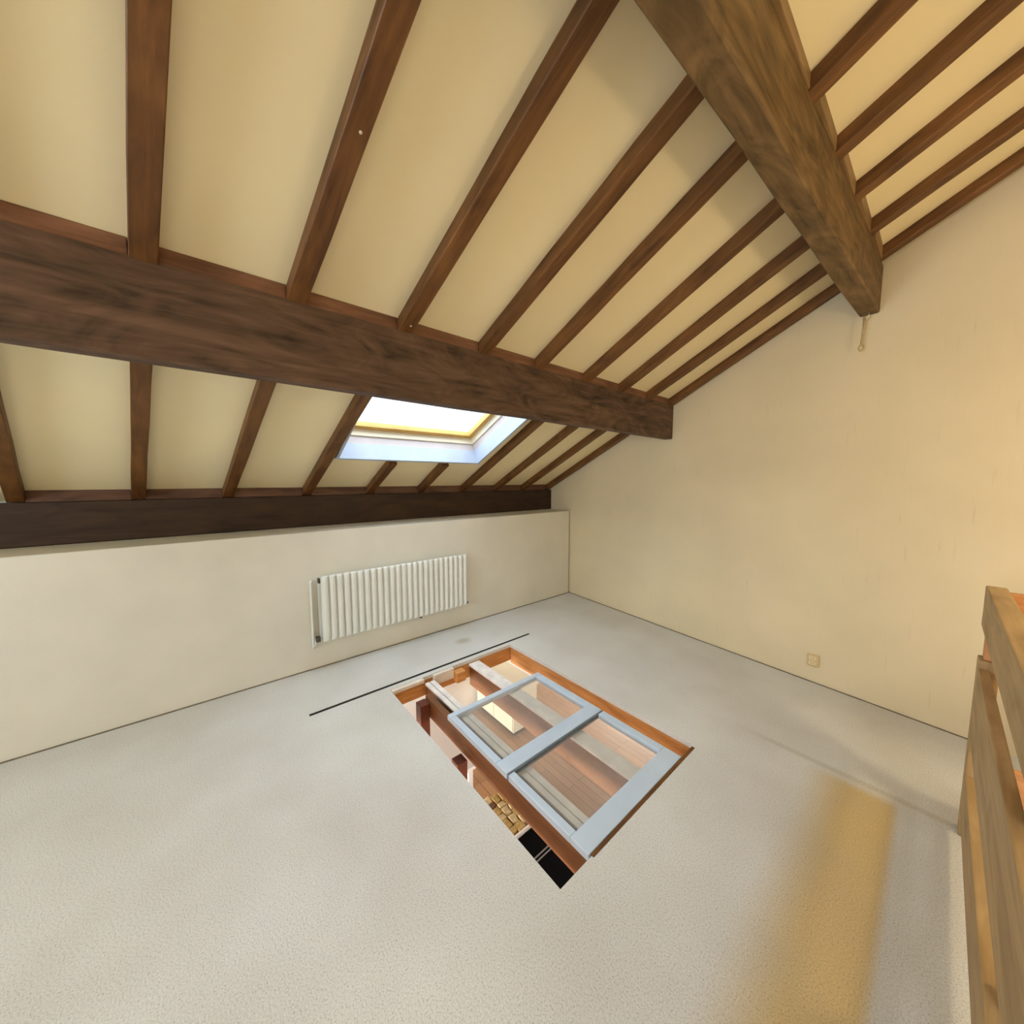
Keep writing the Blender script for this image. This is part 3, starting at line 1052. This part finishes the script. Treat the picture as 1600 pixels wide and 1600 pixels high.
for xx in (-1.99, -1.96):
    child_of(box('steel_strip', xx, xx + 0.012, 1.65, 2.55, SZ - 0.0095, SZ - 0.004, M['steel'], bevel=0.001), blk)

# stairwell
for nm, a_ in (('wall_stair_left', (0.20, 0.26, -1.2, 2.44)), ('wall_stair_right', (1.31, 1.37, -1.2, 2.44))):
    o = box(nm, a_[0], a_[1], a_[2], a_[3], LZ, -0.201, M['white_wall'])
    tag(o, 'white wall of the stairwell', kind='structure')
st = empty('staircase', (0.78, 0.6, LZ))
tag(st, 'wooden staircase dropping away behind the balustrade', 'stairs')
for i in range(9):
    y1 = 2.42 - i * 0.27
    z = -0.19 - i * 0.19
    child_of(box('tread', 0.29, 1.28, y1 - 0.29, y1, z - 0.04, z, M['rail_in']), st)
    child_of(box('riser', 0.30, 1.27, y1 - 0.022, y1 - 0.004, z - 0.19, z - 0.041, M['white_wall']), st)

# ================================================================== BALUSTRADE
bal = empty('balustrade', (0.165, 1.5, 0))
tag(bal, 'honey brown boarded balustrade at the right edge of the photo', 'balustrade')


def Bd(name, x0, x1, y0, y1, z0, z1, m='rail', bev=0.005):
    return child_of(box(name, x0, x1, y0, y1, z0, z1, M[m], bevel=bev), bal)


Bd('post', 0.150, 0.205, 2.42, 2.50, 0.0, 0.80)
Bd('top_rail', 0.150, 0.205, -0.9, 2.50, 0.930, 1.105)
Bd('board', 0.150, 0.180, -0.9, 2.419, 0.455, 0.765)
Bd('board', 0.150, 0.180, -0.9, 2.419, 0.085, 0.285)
Bd('post', 0.1805, 0.250, 1.36, 1.44, 0.0, 0.929)
Bd('post', 0.1805, 0.250, 0.2, 0.28, 0.0, 0.929)
Bd('post_cap', 0.162, 0.198, 2.43, 2.49, 0.801, 0.929, 'rail_in')
Bd('inner_board', 0.236, 0.256, 1.46, 2.44, 0.79, 0.925, 'rail_in')
Bd('return_rail', 0.206, 1.37, 2.452, 2.50, 0.945, 1.09, 'rail_in')
Bd('return_board', 0.206, 1.37, 2.455, 2.48, 0.03, 0.36, 'rail_in')
Bd('return_post', 1.30, 1.37, 2.43, 2.452, 0.0, 0.944, 'rail_in')

# ================================================================== PENDANT LAMP above the stairwell (added, unseen, for warm fill light)
lamp = empty('added_pendant_lamp', (1.15, 1.95, 1.78))
tag(lamp, 'added bare warm bulb on a cord above the stairwell', 'lamp')
child_of(tube('added_lamp_cord', [(1.15, 1.95, ceil_z(1.15)), (1.15, 1.95, 1.95)], 0.004, M['metal_dark']), lamp)
child_of(tube('added_lamp_holder', [(1.15, 1.95, 1.95), (1.15, 1.95, 1.87)], 0.02, M['metal_dark']), lamp)
bm = bmesh.new()
bmesh.ops.create_uvsphere(bm, u_segments=16, v_segments=10, radius=0.045)
m, nt, nodes, links, b = new_mat('lit_bulb')
b.inputs['Emission Color'].default_value = (1, 0.75, 0.42, 1)
b.inputs['Emission Strength'].default_value = 4
bulb = link_mesh('bulb', bm_mesh(bm, 'bulb', smooth=True), m)
bulb.location = (1.15, 1.95, 1.825)
child_of(bulb, lamp)
pl = bpy.data.lights.new('added_bulb_light', 'POINT')
pl.energy = 34
pl.color = (1.0, 0.78, 0.45)
pl.shadow_soft_size = 0.12
plo = bpy.data.objects.new('added_bulb_light', pl)
COL.objects.link(plo)
plo.location = (1.15, 1.95, 1.66)
